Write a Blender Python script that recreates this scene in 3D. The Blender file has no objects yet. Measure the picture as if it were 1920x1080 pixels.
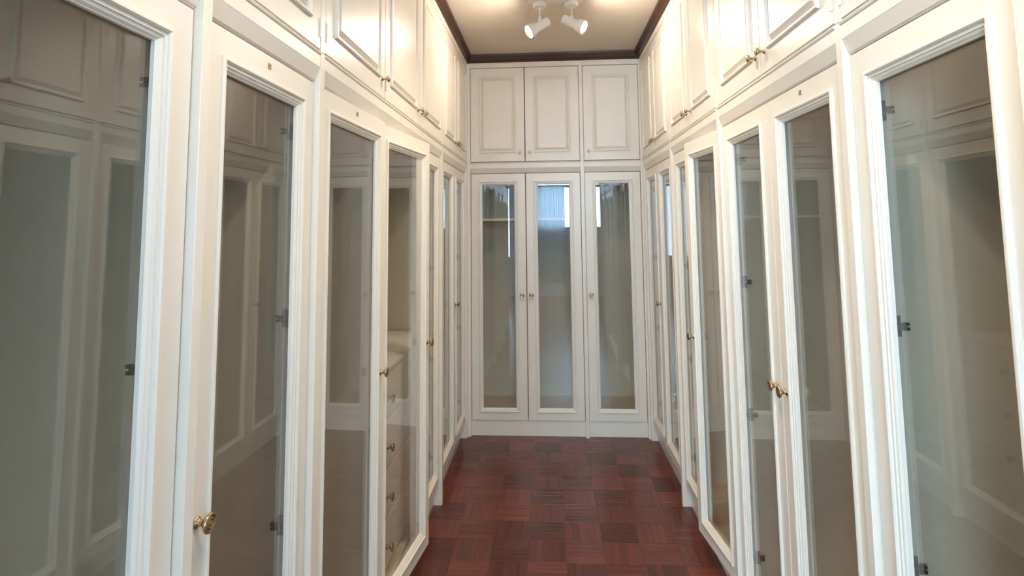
import bpy, bmesh, math, random
from mathutils import Matrix, Vector
random.seed(7)
S = bpy.context.scene
C = S.collection
PI = math.pi

# ------------------------------------------------------------------ camera
YAW, PITCH, ROLL, FPX, CX, CY, CAMZ = -0.0648, 0.0897, -0.0106, 1050.0, 960.0, 328.2, 1.4567
cyw, syw = math.cos(YAW), math.sin(YAW)
cp, sp = math.cos(PITCH), math.sin(PITCH)
cr, sr = math.cos(ROLL), math.sin(ROLL)
ex = Vector((cyw, -syw, 0)); ez = Vector((-sp*syw, -sp*cyw, cp)); fw = Vector((cp*syw, cp*cyw, sp))
right = cr*ex + sr*ez
up = -sr*ex + cr*ez
cam_d = bpy.data.cameras.new('camera'); cam = bpy.data.objects.new('camera', cam_d); C.objects.link(cam)
cam.matrix_world = Matrix(((right.x, up.x, -fw.x, 0), (right.y, up.y, -fw.y, 0), (right.z, up.z, -fw.z, CAMZ), (0, 0, 0, 1)))
cam_d.sensor_width = 36; cam_d.lens = FPX/1920*36
cam_d.shift_x = (960-CX)/1920; cam_d.shift_y = (CY-540)/1920
cam_d.clip_start = 0.01
S.cycles.max_bounces = 16; S.cycles.diffuse_bounces = 8; S.cycles.transparent_max_bounces = 24
S.camera = cam

# ------------------------------------------------------------------ world, daylight, exposure
W = bpy.data.worlds.new('world'); S.world = W; W.use_nodes = True
bgn = W.node_tree.nodes['Background']
bgn.inputs['Color'].default_value = (0.52, 0.76, 1.0, 1); bgn.inputs['Strength'].default_value = 5.5
def daylight(x, z, w, h, e):                      # daylight entering through one window, shining to +y
    day = bpy.data.lights.new('window_daylight', 'AREA'); day.shape = 'RECTANGLE'; day.size = w; day.size_y = h
    day.energy = e; day.color = (0.50, 0.75, 1.0)
    o = bpy.data.objects.new('window_daylight', day); C.objects.link(o)
    o.location = (x, -3.85, z); o.rotation_euler = (PI/2, 0, 0)
daylight(-1.54, 1.68, 1.45, 1.8, 150)
daylight(.40, 1.98, 1.4, 1.2, 85)
LAMP_STRENGTH = 310.0
LAMP_COLOR = (1.0, 0.885, 0.75)
S.view_settings.view_transform = 'Standard'; S.view_settings.look = 'None'
S.view_settings.exposure = 0.58; S.view_settings.gamma = 1.0; S.view_settings.use_curve_mapping = False

# ------------------------------------------------------------------ materials
def nmat(name):
    m = bpy.data.materials.new(name); m.use_nodes = True
    nt = m.node_tree; b = nt.nodes['Principled BSDF']
    return m, nt, b, nt.nodes, nt.links
def paint(name, col, rough=.38, var=.06, bump=.04, scale=6.0, streak=1.0, coat=0.0):
    m, nt, b, N, L = nmat(name)
    tc = N.new('ShaderNodeTexCoord'); mp = N.new('ShaderNodeMapping'); mp.inputs['Scale'].default_value = (1, 1, streak)
    L.new(tc.outputs['Object'], mp.inputs['Vector'])
    n1 = N.new('ShaderNodeTexNoise'); n1.inputs['Scale'].default_value = scale; n1.inputs['Detail'].default_value = 4
    L.new(mp.outputs[0], n1.inputs['Vector'])
    r = N.new('ShaderNodeValToRGB')
    r.color_ramp.elements[0].color = tuple(c*(1-var) for c in col)+(1,); r.color_ramp.elements[1].color = tuple(min(1, c*(1+var)) for c in col)+(1,)
    r.color_ramp.elements[0].position = .3; r.color_ramp.elements[1].position = .7
    L.new(n1.outputs['Fac'], r.inputs['Fac']); L.new(r.outputs['Color'], b.inputs['Base Color'])
    b.inputs['Roughness'].default_value = rough
    b.inputs['Coat Weight'].default_value = coat
    if bump:
        n2 = N.new('ShaderNodeTexNoise'); n2.inputs['Scale'].default_value = 90; n2.inputs['Detail'].default_value = 2
        mp2 = N.new('ShaderNodeMapping'); mp2.inputs['Scale'].default_value = (1, 1, .12)
        L.new(tc.outputs['Object'], mp2.inputs['Vector']); L.new(mp2.outputs[0], n2.inputs['Vector'])
        bp = N.new('ShaderNodeBump'); bp.inputs['Strength'].default_value = bump; bp.inputs['Distance'].default_value = .01
        L.new(n2.outputs['Fac'], bp.inputs['Height']); L.new(bp.outputs[0], b.inputs['Normal'])
    return m
M_CREAM = paint('cream_gloss_paint', (.82, .75, .64), rough=.30, var=.02, bump=0)
M_INNER = paint('cupboard_interior', (.57, .495, .37), rough=.6, var=.06, bump=.0, scale=3)
M_CEIL = paint('ceiling_paint', (.66, .575, .485), rough=.7, var=.05, bump=.02, scale=2.2)
M_WALL = paint('plaster_wall', (.72, .74, .76), rough=.7, var=.04, bump=.02, scale=3)
M_FIX = paint('lamp_enamel', (.74, .68, .62), rough=.3, var=.02, bump=0)
M_CREAM_KNOB = paint('painted_knob', (.78, .66, .52), rough=.25, var=.05, bump=0, scale=60)

def metal(name, col, rough):
    m, nt, b, N, L = nmat(name)
    b.inputs['Metallic'].default_value = 1; b.inputs['Roughness'].default_value = rough
    tc = N.new('ShaderNodeTexCoord'); n = N.new('ShaderNodeTexNoise'); n.inputs['Scale'].default_value = 120
    L.new(tc.outputs['Object'], n.inputs['Vector'])
    r = N.new('ShaderNodeValToRGB')
    r.color_ramp.elements[0].color = tuple(c*.75 for c in col)+(1,); r.color_ramp.elements[1].color = tuple(min(1, c*1.15) for c in col)+(1,)
    L.new(n.outputs['Fac'], r.inputs['Fac']); L.new(r.outputs['Color'], b.inputs['Base Color'])
    return m
M_BRASS = metal('aged_brass', (.56, .42, .26), .24)
M_STEEL = metal('dark_steel', (.16, .15, .14), .4)

def glass_mat():
    m = bpy.data.materials.new('window_glass'); m.use_nodes = True
    nt = m.node_tree; N = nt.nodes; L = nt.links; N.remove(N['Principled BSDF'])
    geo = N.new('ShaderNodeNewGeometry')
    mx = N.new('ShaderNodeMix'); mx.data_type = 'FLOAT'
    mx.inputs[2].default_value = 1.52; mx.inputs[3].default_value = 1/1.52
    L.new(geo.outputs['Backfacing'], mx.inputs[0])
    fr = N.new('ShaderNodeFresnel'); L.new(mx.outputs[0], fr.inputs['IOR'])
    tr = N.new('ShaderNodeBsdfTransparent'); tr.inputs['Color'].default_value = (.985, .99, .98, 1)
    gl = N.new('ShaderNodeBsdfGlossy'); gl.inputs['Roughness'].default_value = .0; gl.inputs['Color'].default_value = (1, 1, 1, 1)
    ms = N.new('ShaderNodeMixShader'); L.new(fr.outputs[0], ms.inputs[0]); L.new(tr.outputs[0], ms.inputs[1]); L.new(gl.outputs[0], ms.inputs[2])
    L.new(ms.outputs[0], N['Material Output'].inputs['Surface'])
    return m
M_GLASS = glass_mat()

def wood(name, use='const', col=(.10, .03, .02), rough=.3, scale=(3, 70, 70), coat=.0):
    m, nt, b, N, L = nmat(name)
    tc = N.new('ShaderNodeTexCoord'); oi = N.new('ShaderNodeObjectInfo')
    off = N.new('ShaderNodeVectorMath'); off.operation = 'ADD'
    mul = N.new('ShaderNodeMath'); mul.operation = 'MULTIPLY'; mul.inputs[1].default_value = 37.0
    L.new(oi.outputs['Random'], mul.inputs[0])
    L.new(tc.outputs['Object'], off.inputs[0]); L.new(mul.outputs[0], off.inputs[1])
    mp = N.new('ShaderNodeMapping'); mp.inputs['Scale'].default_value = scale; L.new(off.outputs[0], mp.inputs['Vector'])
    n = N.new('ShaderNodeTexNoise'); n.inputs['Scale'].default_value = 1; n.inputs['Detail'].default_value = 5; n.inputs['Roughness'].default_value = .65
    L.new(mp.outputs[0], n.inputs['Vector'])
    r = N.new('ShaderNodeMapRange'); r.inputs['From Min'].default_value = .3; r.inputs['From Max'].default_value = .7
    r.inputs['To Min'].default_value = .72; r.inputs['To Max'].default_value = 1.25
    L.new(n.outputs['Fac'], r.inputs['Value'])
    mixc = N.new('ShaderNodeMix'); mixc.data_type = 'RGBA'; mixc.blend_type = 'MULTIPLY'; mixc.inputs[0].default_value = 1
    if use == 'object': L.new(oi.outputs['Color'], mixc.inputs[6])
    elif use == 'attr':
        at = N.new('ShaderNodeAttribute'); at.attribute_name = 'tint'; L.new(at.outputs['Color'], mixc.inputs[6])
    else: mixc.inputs[6].default_value = col+(1,)
    L.new(r.outputs[0], mixc.inputs[7]); L.new(mixc.outputs[2], b.inputs['Base Color'])
    b.inputs['Roughness'].default_value = rough; b.inputs['Coat Weight'].default_value = coat
    bp = N.new('ShaderNodeBump'); bp.inputs['Strength'].default_value = .12; bp.inputs['Distance'].default_value = .002
    L.new(n.outputs['Fac'], bp.inputs['Height']); L.new(bp.outputs[0], b.inputs['Normal'])
    return m
M_SLAT = wood('parquet_mahogany', 'object', rough=.27)
M_SLAT_A = wood('parquet_mahogany_joined', 'attr', rough=.27)
M_BED = wood('parquet_joint', col=(.20, .075, .05), rough=.5)
M_CROWN = wood('dark_stained_wood', col=(.058, .019, .009), rough=.3, scale=(8, 60, 60))

def emit(name, col, s):
    m = bpy.data.materials.new(name); m.use_nodes = True
    nt = m.node_tree; N = nt.nodes; N.remove(N['Principled BSDF'])
    e = N.new('ShaderNodeEmission'); e.inputs['Color'].default_value = col+(1,); e.inputs['Strength'].default_value = s
    nt.links.new(e.outputs[0], N['Material Output'].inputs['Surface']); return m
M_BULB = emit('lit_bulb', LAMP_COLOR, LAMP_STRENGTH)
M_BULB_ADDED = emit('added_bulb_strong', LAMP_COLOR, LAMP_STRENGTH*2.6)  # stronger bulbs for the unseen fixtures added as fill light

# ------------------------------------------------------------------ mesh helpers
def finish(name, bm, mat, parent=None, loc=(0, 0, 0), rot=(0, 0, 0), smooth=False):
    bmesh.ops.recalc_face_normals(bm, faces=bm.faces)
    me = bpy.data.meshes.new(name); bm.to_mesh(me); bm.free()
    me.materials.append(mat)
    if smooth:
        for p in me.polygons: p.use_smooth = True
        try: me.set_sharp_from_angle(angle=math.radians(40))
        except Exception: pass
    o = bpy.data.objects.new(name, me); C.objects.link(o)
    o.location = loc; o.rotation_euler = rot
    if parent: o.parent = parent
    return o
def box(bm, x0, x1, y0, y1, z0, z1, bev=0.0):
    v = [bm.verts.new(p) for p in [(x0,y0,z0),(x1,y0,z0),(x1,y1,z0),(x0,y1,z0),(x0,y0,z1),(x1,y0,z1),(x1,y1,z1),(x0,y1,z1)]]
    fs = [bm.faces.new([v[i] for i in f]) for f in [(0,3,2,1),(4,5,6,7),(0,1,5,4),(1,2,6,5),(2,3,7,6),(3,0,4,7)]]
    if bev:
        es = {e for f in fs for e in f.edges}
        bmesh.ops.bevel(bm, geom=list(es), offset=bev, segments=2, profile=.5, affect='EDGES')
    return bm
def boxo(name, mat, parent, x0, x1, y0, y1, z0, z1, bev=0.0):
    return finish(name, box(bmesh.new(), x0, x1, y0, y1, z0, z1, bev), mat, parent)
def ring(bm, x0, x1, z0, z1, prof, closed=True, cap=False):
    """mitred rectangular ring: prof = [(inset, depth y), ...]"""
    loops = []
    for d, y in prof:
        loops.append([bm.verts.new(p) for p in [(x0+d, y, z0+d), (x1-d, y, z0+d), (x1-d, y, z1-d), (x0+d, y, z1-d)]])
    n = len(loops)
    for i in range(n if closed else n-1):
        a, b = loops[i], loops[(i+1) % n]
        for k in range(4):
            bm.faces.new((a[k], a[(k+1) % 4], b[(k+1) % 4], b[k]))
    if cap:
        bm.faces.new(loops[-1]); bm.faces.new(loops[0][::-1])
    return bm
def lathe(bm, prof, seg=20, axis='-y', at=(0, 0, 0)):
    rows = []
    for r, h in prof:
        row = []
        for k in range(seg):
            a = 2*PI*k/seg
            p = (r*math.cos(a), -h, r*math.sin(a)) if axis == '-y' else (r*math.cos(a), r*math.sin(a), h)
            row.append(bm.verts.new((p[0]+at[0], p[1]+at[1], p[2]+at[2])))
        rows.append(row)
    for a, b in zip(rows, rows[1:]):
        for k in range(seg): bm.faces.new((a[k], a[(k+1) % seg], b[(k+1) % seg], b[k]))
    bm.faces.new(rows[0][::-1]); bm.faces.new(rows[-1])
    return bm
def prism(bm, prof, x0, x1):
    """extrude a (y, z) profile along x"""
    a = [bm.verts.new((x0, y, z)) for y, z in prof]; b = [bm.verts.new((x1, y, z)) for y, z in prof]
    n = len(prof)
    for i in range(n): bm.faces.new((a[i], a[(i+1) % n], b[(i+1) % n], b[i]))
    bm.faces.new(a[::-1]); bm.faces.new(b)
    return bm
def thing(name, label, cat, loc, rotz=0.0, group=None):
    o = bpy.data.objects.new(name, None); C.objects.link(o); o.empty_display_size = .1
    o.location = loc; o.rotation_euler = (0, 0, rotz); o['label'] = label; o['category'] = cat; o['kind'] = 'thing'
    if group: o['group'] = group
    return o
def struct(o, label, cat):
    o['kind'] = 'structure'; o['label'] = label; o['category'] = cat; return o

# ------------------------------------------------------------------ dimensions
XL, XR, YB = .584, .668, 4.0
Z_LB, Z_LT, Z_RB, Z_UB, Z_UT, Z_C, Z_CEIL = .106, 1.832, 1.867, 1.911, 2.608, 2.645, 2.705
DEPTH = .555

# ------------------------------------------------------------------ structure
FLOOR_X0, FLOOR_X1 = -1.2, 1.28
fl = boxo('floor', M_BED, None, -1.2, 1.28, -.14, 4.62, -.05, -.0016)
struct(fl, 'dark red-brown parquet floor laid in small square basket blocks', 'floor')
ce = boxo('ceiling', M_CEIL, None, -1.2, 1.28, -.14, 4.62, Z_CEIL, Z_CEIL+.05)
struct(ce, 'plain cream ceiling framed by a dark wooden crown moulding', 'ceiling')
struct(boxo('wall_left', M_WALL, None, -1.26, -1.2, -.14, 4.62, -.05, Z_CEIL+.05), 'plaster wall behind the left row of wardrobes', 'wall')
struct(boxo('wall_right', M_WALL, None, 1.28, 1.34, .775, 4.62, -.05, Z_CEIL+.05), 'plaster wall behind the right row of wardrobes', 'wall')
struct(boxo('wall_back', M_WALL, None, -1.26, 1.34, 4.62, 4.68, -.05, Z_CEIL+.05), 'plaster wall behind the wardrobes at the far end', 'wall')
# entrance wall behind the camera with a door-height opening, and the lit room beyond
bm = bmesh.new()
box(bm, -2.6, -.60, -.22, -.142, -.05, Z_CEIL+.05); struct(finish('wall_entrance', bm, M_WALL), 'white wall closing off the left row at its near end', 'wall')
struct(boxo('wall_entrance_right', M_WALL, None, .69, 2.66, .70, .774, -.05, Z_CEIL+.05), 'white wall closing off the right row at its near end', 'wall')
bm = bmesh.new()
box(bm, -2.6, 2.6, -3.7, -.1405, -.05, -.004); box(bm, 1.285, 2.6, -.1405, .70, -.05, -.004)
struct(finish('floor_outer', bm, wood('outer_floor', col=(.13, .045, .03), rough=.3)), 'red-brown floor of the outer room beyond the doorway', 'floor')
bm = bmesh.new(); box(bm, -2.6, 2.6, -3.7, -.142, Z_CEIL, Z_CEIL+.05); box(bm, 1.285, 2.6, -.142, .70, Z_CEIL, Z_CEIL+.05)
struct(finish('ceiling_outer', bm, M_WALL), 'white ceiling of the outer room beyond the doorway', 'ceiling')
struct(boxo('wall_outer_left', M_WALL, None, -2.66, -2.6, -3.7, -.142, -.05, Z_CEIL+.05), 'white left wall of the outer room', 'wall')
struct(boxo('wall_outer_right', M_WALL, None, 2.6, 2.66, -3.7, .70, -.05, Z_CEIL+.05), 'white right wall of the outer room', 'wall')
WZ0, WZ1 = 1.36, 2.60
WINS = [(-.32, 1.12, WZ0), (-2.30, -.78, .75)]
bm = bmesh.new()
xs = [-2.66, -2.30, -.78, -.32, 1.12, 2.66]
for a, b in ((xs[0], xs[1]), (xs[2], xs[3]), (xs[4], xs[5])): box(bm, a, b, -3.78, -3.7, -.05, Z_CEIL+.05)
for x0, x1, z0 in WINS:
    box(bm, x0, x1, -3.78, -3.7, -.05, z0); box(bm, x0, x1, -3.78, -3.7, WZ1, Z_CEIL+.05)
struct(finish('wall_outer_window', bm, M_WALL), 'white window wall of the outer room', 'wall')
for k, (x0, x1, z0) in enumerate(WINS):
    bm = bmesh.new()
    ring(bm, x0, x1, z0, WZ1, [(0, -3.77), (0, -3.70), (.05, -3.70), (.05, -3.77)])
    box(bm, x0+.04, x1-.04, -3.76, -3.71, 2.24, 2.29)
    wf = struct(finish('window_%d' % (k+1), bm, M_CREAM), ['white framed window of the outer room behind the sheer curtain', 'tall white framed window at the left of the outer room'][k], 'window')
    boxo('glass_pane', M_GLASS, wf, x0+.045, x1-.045, -3.74, -3.736, z0+.045, WZ1-.045)

# sheer curtain across part of that window (seen only in the end-wall glass)
mcur, nt_, b_, N_, L_ = nmat('sheer_curtain')
tl = N_.new('ShaderNodeBsdfTranslucent'); tl.inputs['Color'].default_value = (.82, .88, .94, 1)
df = N_.new('ShaderNodeBsdfDiffuse'); df.inputs['Color'].default_value = (.7, .72, .74, 1)
mxs = N_.new('ShaderNodeMixShader'); mxs.inputs[0].default_value = .2
L_.new(tl.outputs[0], mxs.inputs[1]); L_.new(df.outputs[0], mxs.inputs[2]); L_.new(mxs.outputs[0], N_['Material Output'].inputs['Surface'])
cu = thing('sheer_curtain', 'pale sheer curtain in the outer room, half drawn across the window', 'curtain', (0, -3.62, 0))
bm = bmesh.new(); rows = []
for k in range(81):
    x = -.27+.60*k/80; y = .022*math.sin(k*.9)+.008*math.sin(k*2.3)
    rows.append([bm.verts.new((x, y*(.7+.3*q), .30+1.96*(1-q))) for q in (0, .5, 1)])
for a, b in zip(rows, rows[1:]):
    for q in range(2): bm.faces.new((a[q], b[q], b[q+1], a[q+1]))
bmesh.ops.solidify(bm, geom=bm.faces[:], thickness=.0015)
finish('fabric', bm, mcur, cu, smooth=True)
bm = lathe(bmesh.new(), [(.011, -.45), (.011, .45)], 12, axis='z'); bmesh.ops.rotate(bm, verts=bm.verts, cent=(0, 0, 0), matrix=Matrix.Rotation(PI/2, 3, 'Y')); 
finish('curtain_rod', bm, M_STEEL, cu, (0, 0, 2.27))
# crown moulding: dark stained, mitred runs under the ceiling
CR = [(.02, Z_C), (-.006, Z_C), (-.010, Z_C+.006), (-.010, Z_C+.012), (-.016, Z_C+.018), (-.026, Z_C+.034), (-.034, Z_C+.046), (-.036, Z_C+.060), (.02, Z_C+.060)]
def crown(name, label, loc, rotz, x0, x1, k=1.0):
    bm = prism(bmesh.new(), [(y*k if y < 0 else y, z) for y, z in CR], x0, x1)
    o = finish(name, bm, M_CROWN, None, loc, (0, 0, rotz)); struct(o, label, 'moulding')
crown('trim_1', 'dark brown wooden crown moulding along the left edge of the ceiling', (-XL, 0, 0), PI/2, -.14, YB+.02)
crown('trim_2', 'dark brown wooden crown moulding along the right edge of the ceiling', (XR, 0, 0), -PI/2, -YB-.02, -.70)
crown('trim_3', 'dark brown wooden crown moulding across the far end of the ceiling', (0, YB, 0), 0, -XL, XR, .7)

# ------------------------------------------------------------------ parquet
BS = .169; BX0 = -.116; BY0 = 2.573
def slat_mesh(L_, Wd, bev=.0006):
    bm = box(bmesh.new(), -L_/2, L_/2, -Wd/2, Wd/2, -.003, .0, 0)
    top = [e for e in bm.edges if all(v.co.z > -.001 for v in e.verts)]
    bmesh.ops.bevel(bm, geom=top, offset=bev, segments=1, affect='EDGES')
    return bm
GAP = .0014; PITCH = (BS-.0013)/5
bm = slat_mesh(BS-GAP, PITCH-.0005); SLAT = bpy.data.meshes.new('parquet_slat'); bm.to_mesh(SLAT); bm.free(); SLAT.materials.append(M_SLAT)
def tint(base, rnd):
    k = base*rnd.uniform(.90, 1.12); h = rnd.uniform(-.08, .08)
    return (.128*k*(1+h), .032*k, .020*k*(1-h))
far_rows, stuff_blocks = [], []
rnd = random.Random(11)
def orient(i, j): return (i+j) % 2
i0, i1 = -4, 4
fl_x0, fl_x1 = -.66, .75
nslat = 0
stuff = bmesh.new(); lay = stuff.loops.layers.float_color.new('tint')
def add_block_to(bm_, lay_, i, j, off=(0, 0)):
    base = rnd.choice([.72, .85, 1, 1, 1.08, 1.2])
    cx_, cy_ = BX0+(i+.5)*BS-off[0], BY0+(j+.5)*BS-off[1]
    for k in range(5):
        t = (k-2)*PITCH; c = tint(base, rnd)+(1,)
        l_, w_ = (BS-GAP)/2, (PITCH-.0005)/2
        if orient(i, j): X0, X1, Y0, Y1 = cx_-l_, cx_+l_, cy_+t-w_, cy_+t+w_
        else: X0, X1, Y0, Y1 = cx_+t-w_, cx_+t+w_, cy_-l_, cy_+l_
        nf = len(bm_.faces)
        box(bm_, X0, X1, Y0, Y1, -.0035, 0)
        bm_.faces.ensure_lookup_table()
        for f in bm_.faces[nf:]:
            for lp in f.loops: lp[lay_] = c
JV0, JV1 = -2, 4                      # rows of blocks whose slats are single pieces
for j in range(-16, 9):
    for i in range(i0, i1+1):
        x0 = BX0+i*BS
        if x0+BS < fl_x0 or x0 > fl_x1: continue
        if JV0 <= j < JV1:
            base = rnd.choice([.72, .85, 1, 1, 1.08, 1.2])
            for k in range(5):
                t = (k-2)*PITCH
                cx_, cy_ = x0+BS/2, BY0+(j+.5)*BS
                if nslat >= 300: continue
                o = bpy.data.objects.new('parquet_slat', SLAT); C.objects.link(o); o.parent = fl; nslat += 1
                if orient(i, j): o.location = (cx_, cy_+t, 0)
                else: o.location = (cx_+t, cy_, 0); o.rotation_euler = (0, 0, PI/2)
                o.location.z = rnd.uniform(-.0004, .0004)
                o.color = tint(base, rnd)+(1,)
        elif j >= JV1:
            b2 = bmesh.new(); l2 = b2.loops.layers.float_color.new('tint')
            add_block_to(b2, l2, i, j, (x0+BS/2, BY0+(j+.5)*BS))
            finish('parquet_block', b2, M_SLAT_A, fl, (x0+BS/2, BY0+(j+.5)*BS, 0))
        else:
            add_block_to(stuff, lay, i, j)
st = finish('parquet_blocks', stuff, M_SLAT_A, fl); st['kind'] = 'stuff'

# ------------------------------------------------------------------ joinery parts
KNOB_BIG = [(.0105, 0), (.0105, .002), (.0085, .004), (.0058, .005), (.0052, .010), (.0066, .014), (.0125, .0185), (.0160, .0215), (.0163, .0240), (.0150, .0262),
            (.0128, .0268), (.0115, .0250), (.0098, .0245), (.0088, .0262), (.0070, .0266), (.0060, .0250), (.0040, .0252), (.0018, .0270), (.0004, .0272)]
KNOB_SMALL = [(.0085, 0), (.0085, .0015), (.0065, .003), (.0045, .004), (.0042, .013), (.0062, .017), (.0112, .021), (.0124, .0240), (.0116, .0265), (.0085, .0285), (.0045, .0295), (.0004, .0298)]
_cache = {}
def shared(key, build, mat, smooth=True):
    if key not in _cache:
        bm = build(); bmesh.ops.recalc_face_normals(bm, faces=bm.faces)
        me = bpy.data.meshes.new(key); bm.to_mesh(me); bm.free(); me.materials.append(mat)
        if smooth:
            for p in me.polygons: p.use_smooth = True
        _cache[key] = me
    return _cache[key]
def inst(name, me, parent, loc, rot=(0, 0, 0)):
    o = bpy.data.objects.new(name, me); C.objects.link(o); o.parent = parent; o.location = loc; o.rotation_euler = rot; return o
def knob(parent, x, y, z, big=True, painted=False):
    if big: me = shared('knob_big', lambda: lathe(bmesh.new(), KNOB_BIG, 28), M_BRASS)
    elif painted: me = shared('knob_painted', lambda: lathe(bmesh.new(), KNOB_SMALL, 24), M_CREAM_KNOB)
    else: me = shared('knob_small', lambda: lathe(bmesh.new(), KNOB_SMALL, 24), M_BRASS)
    return inst('knob', me, parent, (x, y, z))
def cup_hinge_bm(s):
    # dark sprung hinge: cup in the door, arm reaching back, plate on the side panel (s=+1: panel lies at -x)
    bm = bmesh.new()
    lathe(bm, [(.0145, -.0), (.0145, -.004), (.010, -.006)], 16)
    box(bm, *sorted((-.012*s, -.002*s)), .002, .046, -.007, .007, .0025)
    box(bm, *sorted((-.0155*s, -.012*s)), .022, .040, -.022, .022, .001)
    box(bm, *sorted((-.012*s, -.006*s)), .044, .054, -.008, -.002); box(bm, *sorted((-.012*s, -.006*s)), .044, .054, .002, .008)
    return bm
def butt_hinge_bm():
    bm = bmesh.new()
    lathe(bm, [(.0022, -.026), (.0028, -.024), (.0028, .024), (.0022, .026)], 10, axis='z')
    box(bm, -.0015, .0015, .001, .016, -.022, .022)
    return bm

LOW_FRAME = [(0, .020), (0, .0012), (.0012, 0), (.0565, 0), (.0565, .020)]
LOW_MOULD = [(.052, .0005), (.0525, -.005), (.0555, -.0072), (.0600, -.0072), (.0628, -.0045), (.0632, -.0012), (.0690, -.0012), (.0696, .0022), (.0745, .0028), (.0785, .0070), (.0800, .0075), (.0800, .0140), (.0567, .0140), (.0567, .0005)]
UP_FRAME = [(0, .020), (0, .0012), (.0012, 0), (.0655, 0), (.0655, .020)]
UP_MOULD = [(.0625, .0005), (.0630, -.006), (.0660, -.0085), (.0705, -.0085), (.0740, -.0055), (.0748, -.001), (.0790, .0010), (.0800, .0060), (.0657, .0060), (.0657, .0005)]
UP_PANEL = [(.0657, .0180), (.0657, .0062), (.0802, .0062), (.0822, .0035), (.0950, -.0060), (.0970, -.0064)]

def lower_door(parent, x0, x1, hinge, ang, d, knob_side=None, kz=.965, plate=False, hinges=True, z0=Z_LB+.002, z1=Z_LT-.003, extra=0.0):
    w = x1-x0-.006; s = 1 if hinge == 'L' else -1
    hx = x0+.003 if s > 0 else x1-.003
    a, b = (0, w) if s > 0 else (-w, 0)
    door = finish('door', ring(bmesh.new(), a, b, z0, z1, LOW_FRAME), M_CREAM, parent, (hx, d, 0), (0, 0, -s*math.radians(ang)))
    finish('glass_pane', ring(bmesh.new(), a+.0575, b-.0575, z0+.0575, z1-.0575, [(0, .0145), (0, .0185)], closed=False, cap=True), M_GLASS, door)
    finish('glazing_moulding', ring(bmesh.new(), a, b, z0, z1, LOW_MOULD), M_CREAM, door)
    if knob_side:
        kx = a+.030 if knob_side == 'L' else b-.030
        knob(door, kx, 0, kz)
    if plate:
        bm = bmesh.new(); cx_ = (a+b)/2
        ring(bm, cx_-.006, cx_+.006, z1-.029, z1-.017, [(0, .0002), (0, -.0016), (.0006, -.002), (.0032, -.002), (.0036, -.0004)], closed=False, cap=True)
        finish('catch_plate', bm, M_BRASS, door)
    if hinges:
        me = shared('cup_hinge_%d' % s, lambda: cup_hinge_bm(s), M_STEEL, False)
        for hz in (.25, .75, 1.235, 1.70): inst('hinge', me, door, (s*.029, .0195, hz))
    return door
def upper_door(parent, x0, x1, hinge, ang, knob_side, kz=1.98, painted=False, hinges=(1.972, 2.545)):
    z0, z1 = Z_UB+.005, Z_UT-.004
    w = x1-x0-.006; s = 1 if hinge == 'L' else -1
    hx = x0+.003 if s > 0 else x1-.003
    a, b = (0, w) if s > 0 else (-w, 0)
    door = finish('door', ring(bmesh.new(), a, b, z0, z1, UP_FRAME), M_CREAM, parent, (hx, 0, 0), (0, 0, -s*math.radians(ang)))
    finish('panel_moulding', ring(bmesh.new(), a, b, z0, z1, UP_MOULD), M_CREAM, door)
    finish('raised_panel', ring(bmesh.new(), a, b, z0, z1, UP_PANEL, closed=False, cap=True), M_CREAM, door)
    if knob_side:
        knob(door, a+.034 if knob_side == 'L' else b-.034, 0, kz, False, painted)
    me = shared('butt_hinge', butt_hinge_bm, M_CREAM, False)
    for hz in hinges: inst('hinge', me, door, (s*.0035, -.002, hz))
    return door

def wardrobe(label, loc, rotz, Wd, doors, post=None, partitions=(), d=.015, plinth_d=.045, shelves=(), end_l=True, end_r=True, filler=None):
    """glazed lower unit. local x runs left to right when facing it, y goes into it."""
    t = thing('glazed_wardrobe', label, 'wardrobe', loc, rotz, 'glazed wardrobes lining the dressing room')
    boxo('side_panel', M_INNER, t, .0005, .012, .040, DEPTH, .106, Z_UB-.03)
    boxo('side_panel', M_INNER, t, Wd+.0005, Wd+.0115, .052, DEPTH, .0, Z_UB-.03)
    for p in partitions: boxo('partition', M_INNER, t, p-.009, p+.009, .045, DEPTH-.002, .123, Z_UB-.055)
    boxo('back_panel', M_INNER, t, .0125, Wd, DEPTH-.012, DEPTH, .09, Z_UB-.03)
    boxo('base_panel', M_INNER, t, .0125, Wd, .040, DEPTH-.013, .1065, .1225)
    boxo('top_panel', M_INNER, t, .0125, Wd, .026, DEPTH-.013, Z_UB-.052, Z_UB-.036)
    boxo('plinth', M_CREAM, t, .0, Wd, plinth_d, plinth_d+.016, .0, .105, .001)
    zt = Z_UB-.0015
    rail = [(.024, zt), (-.003, zt), (-.0045, zt-.003), (-.003, zt-.007), (.0, zt-.009), (.0, Z_RB+.002), (.001, Z_RB), (d-.003, Z_LT+.004), (d+.002, Z_LT), (.024, Z_LT)]
    finish('rail', prism(bmesh.new(), rail, .0005, Wd-.0005), M_CREAM, t)
    if post:
        for (p0, p1) in post: boxo('post', M_CREAM, t, p0, p1, -.001, .050, .0, Z_UB-.001, .0012)
    for sx0, sx1, sz in shelves: boxo('shelf', M_INNER, t, sx0, sx1, .06, DEPTH-.014, sz-.018, sz, .001)
    for dd in doors: lower_door(t, d=d, **dd)
    return t
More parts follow.
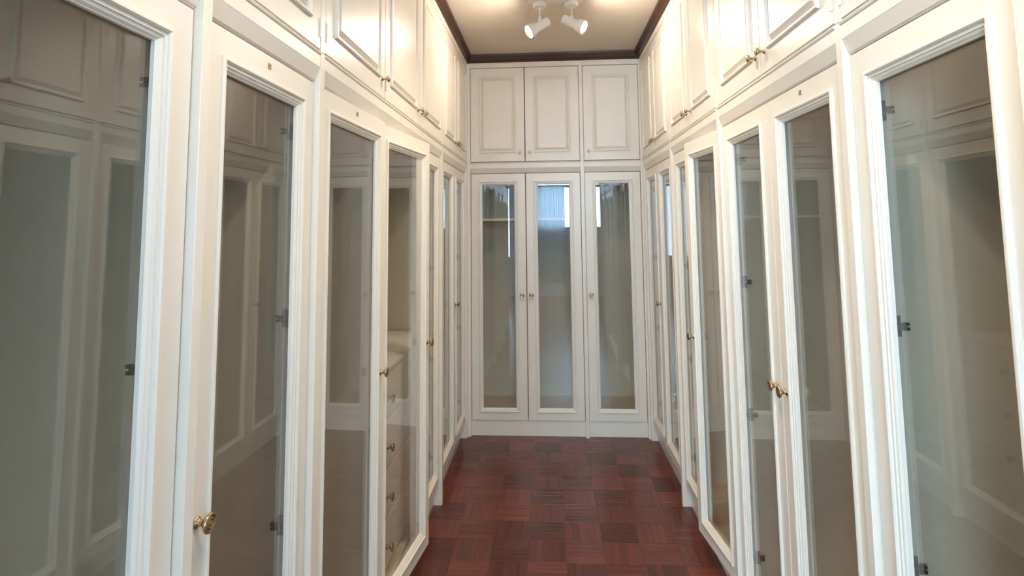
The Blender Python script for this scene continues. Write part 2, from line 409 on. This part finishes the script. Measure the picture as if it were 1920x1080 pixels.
def cupboard(label, loc, rotz, Wd, doors, post=None):
    t = thing('overhead_cupboard', label, 'cupboard', loc, rotz, 'panelled cupboards above the wardrobes')
    boxo('side_panel', M_INNER, t, .0005, .012, .026, DEPTH, Z_UB, Z_CEIL-.002)
    boxo('side_panel', M_INNER, t, Wd-.0005-.0115, Wd-.0005, .026, DEPTH, Z_UB, Z_CEIL-.002)
    boxo('base_panel', M_INNER, t, .0125, Wd, .026, DEPTH-.013, Z_UB, Z_UB+.016)
    boxo('back_panel', M_INNER, t, .0125, Wd, DEPTH-.012, DEPTH, Z_UB, Z_CEIL-.002)
    rail = [(.024, Z_UT), (0, Z_UT), (0, Z_C-.012), (-.003, Z_C-.008), (-.003, Z_C-.001), (.019, Z_C-.001), (.024, Z_C-.001)]
    finish('top_rail', prism(bmesh.new(), rail, .0005, Wd-.0005), M_CREAM, t)
    if post:
        for (p0, p1) in post: boxo('post', M_CREAM, t, p0, p1, -.001, .050, Z_UB, Z_C-.001, .0012)
    for dd in doors: upper_door(t, **dd)
    return t
def D(x0, x1, hinge, knob_side, ang=0.0, **k): return dict(x0=x0, x1=x1, hinge=hinge, knob_side=knob_side, ang=ang, **k)

# ------------------------------------------------------------------ left row (local x = world y - y0)
RL, RR = PI/2, -PI/2
def left(y0): return (-XL, y0, 0)
def right_(y1): return (XR, y1, 0)
# nearest pair, only the far door in view
wardrobe('large cream glazed wardrobe in the left foreground, cut by the left picture edge', left(-.045), RL, .938,
         [D(0, .469, 'L', 'R'), D(.469, .938, 'R', 'L')], post=[(.938, .963)])
cupboard('cream panelled cupboard above the glazed wardrobe nearest on the left', left(-.045), RL, .938,
         [D(0, .469, 'L', 'R'), D(.469, .938, 'R', 'L')], post=[(.938, .963)])
# single door
wardrobe('single-door cream glazed wardrobe on the left with round brass knob in the foreground', left(.918), RL, .465,
         [D(0, .465, 'R', 'L', plate=True)], post=[(.465, .493)])
cupboard('single-door cream cupboard at the top left, above the wardrobe with the round foreground knob', left(.918), RL, .465,
         [D(0, .465, 'R', 'L')], post=[(.465, .493)])
# three doors, two of them ajar
W3 = 1.632; a3, b3 = .544, 1.089
wardrobe('three-door cream glazed wardrobe on the left, middle door ajar, drawers showing inside', left(1.411), RL, W3,
         [D(0, a3, 'L', 'R', 2.0, plate=True), D(a3, b3, 'L', 'R', 6.8, kz=.955), D(b3, W3, 'R', None)],
         post=[(W3, W3+.026)], partitions=(a3,))
cupboard('three-door cream cupboard on the left wall with three small brass knobs', left(1.411), RL, W3,
         [D(0, a3, 'L', 'R'), D(a3, b3, 'L', 'R'), D(b3, W3, 'R', 'L')], post=[(W3, W3+.026)])
# far pair
WF = .90
wardrobe('two-door cream glazed wardrobe on the left wall, touching the far left corner', left(3.069), RL, WF,
         [D(0, WF/2, 'L', None), D(WF/2, WF, 'R', 'L')], post=[(WF, WF+.03)])
cupboard('two-door cream cupboard on the left wall, touching the far left corner', left(3.069), RL, WF,
         [D(0, WF/2, 'L', 'R'), D(WF/2, WF, 'R', 'L')], post=[(WF, WF+.03)])

# ------------------------------------------------------------------ right row (local x = y1 - world y)
WR = .862
wardrobe('two-door cream glazed wardrobe on the right wall, touching the far right corner', right_(3.972), RR, WR,
         [D(0, .43, 'L', 'R'), D(.43, WR, 'R', None)], post=[(-.027, 0), (WR, WR+.025)])
cupboard('two-door cream cupboard on the right wall, touching the far right corner', right_(3.972), RR, WR,
         [D(0, .43, 'L', 'R'), D(.43, WR, 'R', 'L')], post=[(-.027, 0), (WR, WR+.025)])
WR = .845
wardrobe('two-door cream glazed wardrobe on the right wall, nearer door slightly ajar', right_(3.085), RR, WR,
         [D(0, .422, 'L', None), D(.422, WR, 'R', 'L', 6.0, kz=.95)], post=[(WR, WR+.027)])
cupboard('two-door cream cupboard on the right wall, second from the far right corner', right_(3.085), RR, WR,
         [D(0, .422, 'L', 'R'), D(.422, WR, 'R', 'L')], post=[(WR, WR+.027)])
WR = .905
wardrobe('two-door cream glazed wardrobe on the right with paired brass knobs and small catch plate', right_(2.213), RR, WR,
         [D(0, .452, 'L', 'R'), D(.452, WR, 'R', 'L', plate=True)], post=[(WR, WR+.025)])
cupboard('two-door cream cupboard on the right, large paired brass knobs near the top edge', right_(2.213), RR, WR,
         [D(0, .452, 'L', 'R'), D(.452, WR, 'R', 'L')], post=[(WR, WR+.025)])
WR = .460
wardrobe('large cream glazed wardrobe in the right foreground, dark hinges showing behind its glass', right_(1.283), RR, WR,
         [D(0, .46, 'L', 'R')], post=[(WR, WR+.030)])
cupboard('cream panelled cupboard above the glazed wardrobe nearest on the right', right_(1.283), RR, WR,
         [D(0, .46, 'L', 'R')], post=[(WR, WR+.030)])

# ------------------------------------------------------------------ end wall
B0, B1, B2, B3, B4 = -.5604, -.164, .2299, .2559, .6537
wardrobe('two-door cream glazed wardrobe on the end wall with white shelf inside', (B0, YB, 0), 0, B2-B0,
         [D(0, B1-B0, 'L', 'R'), D(B1-B0, B2-B0, 'R', 'L')], post=[(-.0235, 0), (B2-B0, B3-B0)], d=.02, plinth_d=.03, shelves=[(.001, B2-B0-.001, 1.508)])
cupboard('two-door cream cupboard on the end wall under the ceiling, left of the single one', (B0, YB, 0), 0, B2-B0,
         [D(0, B1-B0, 'L', 'R', painted=True), D(B1-B0, B2-B0, 'R', 'L', painted=True)], post=[(-.0235, 0), (B2-B0, B3-B0)])
wardrobe('single-door cream glazed wardrobe on the end wall with bluish reflections', (B3, YB, 0), 0, B4-B3,
         [D(0, B4-B3, 'R', 'L')], post=[(B4-B3, B4-B3+.0140)], d=.02, plinth_d=.03)
cupboard('single-door cream cupboard on the end wall at its right end', (B3, YB, 0), 0, B4-B3,
         [D(0, B4-B3, 'R', 'L', painted=True)], post=[(B4-B3, B4-B3+.0140)])

# ------------------------------------------------------------------ drawer chest inside the three-door wardrobe
CH0, CH1 = 1.970, 3.030
ch = thing('drawer_chest', 'low cream chest of four drawers behind the ajar glass door on the left', 'chest', (-XL, CH0, .1228), RL)
cw = CH1-CH0
boxo('top_panel', M_CREAM, ch, 0, cw, .066, .520, .755, .775, .002)
boxo('side_panel', M_CREAM, ch, .002, .020, .074, .515, 0, .7545)
boxo('side_panel', M_CREAM, ch, cw-.020, cw-.002, .074, .515, 0, .7545)
boxo('back_panel', M_CREAM, ch, .0205, cw-.0205, .505, .515, 0, .7545)
for k in range(4):
    z0 = .006+k*.1875
    dr = boxo('drawer', M_CREAM, ch, .023, cw-.023, .070, .500, z0+.003, z0+.1835, .002)
    for kx in (.30, .765): knob(dr, kx, .070, z0+.083)

# ------------------------------------------------------------------ ceiling spotlights
def spotlight(label, loc, heads, glow=M_BULB):
    t = thing('ceiling_spotlight', label, 'lamp', loc, 0, None)
    boxo('ceiling_plate', M_FIX, t, -.15, .15, -.030, .030, -.014, 0, .004)
    rec = .028 if glow is not M_BULB else 0.0
    for (hx, dirv, dz) in heads:
        bm = lathe(bmesh.new(), [(.028, -.0145), (.034, -.018), (.039, -.036), (.038, -.041), (.034, -.0445), (.008, -.045)][::-1], 24, axis='z', at=(hx, 0, 0))
        cup = finish('canopy', bm, M_FIX, t, smooth=True)
        d_ = Vector(dirv).normalized()
        pv = Vector((hx, 0, -.103))                     # pivot of the head
        bm = lathe(bmesh.new(), [(.0035, -.103), (.0035, -.0455)], 10, axis='z', at=(hx, 0, 0))
        box(bm, hx-.009, hx+.009, -.006, .006, -.128, -.098, .002)
        finish('stem', bm, M_FIX, t, smooth=True)
        q = Vector((0, 0, 1)).rotation_difference(d_)
        # axis z of the lathe = beam direction; slim barrel widening to a bell
        bm = lathe(bmesh.new(), [(.010, -.074), (.0245, -.072), (.0268, -.068), (.0268, -.060), (.0258, -.058), (.0258, .006), (.0285, .014), (.0350, .025), (.0368, .031), (.0368, .058), (.0350, .0585), (.033, .048), (.031, .034), (.004, .030)], 28, axis='z')
        hd = finish('lamp_head', bm, M_FIX, t, pv+d_*.016+Vector((0, 0, -.046+dz)), smooth=True); hd.rotation_mode = 'QUATERNION'; hd.rotation_quaternion = q
        bm = lathe(bmesh.new(), [(.012, .034), (.028, .040), (.0325, .056), (.028, .064), (.016, .069), (.001, .070)] if not rec else [(.006, .0305), (.024, .031), (.026, .036), (.020, .041), (.010, .044), (.001, .045)], 24, axis='z')
        finish('bulb', bm, glow, hd, smooth=True)
    return t
HEADS = [(-.088, (-.80, -.22, -.50), 0), (.088, (.82, -.22, -.46), .012)]
spotlight('twin white ceiling spotlight with both lit bulbs turned outwards', (.056, 3.02, Z_CEIL), HEADS)
DOWN = [(-.088, (-.10, .10, -1), 0), (.088, (.10, .10, -1), 0)]
spotlight('added unseen twin ceiling spotlight turned downwards over the middle of the room', (.056, 2.02, Z_CEIL), DOWN, M_BULB_ADDED)  # out of view, added to brighten the lower doors
spotlight('added unseen twin ceiling spotlight turned downwards just inside the entrance', (.056, .75, Z_CEIL), DOWN, M_BULB_ADDED)  # another added fixture out of view, fills the near lower doors with light
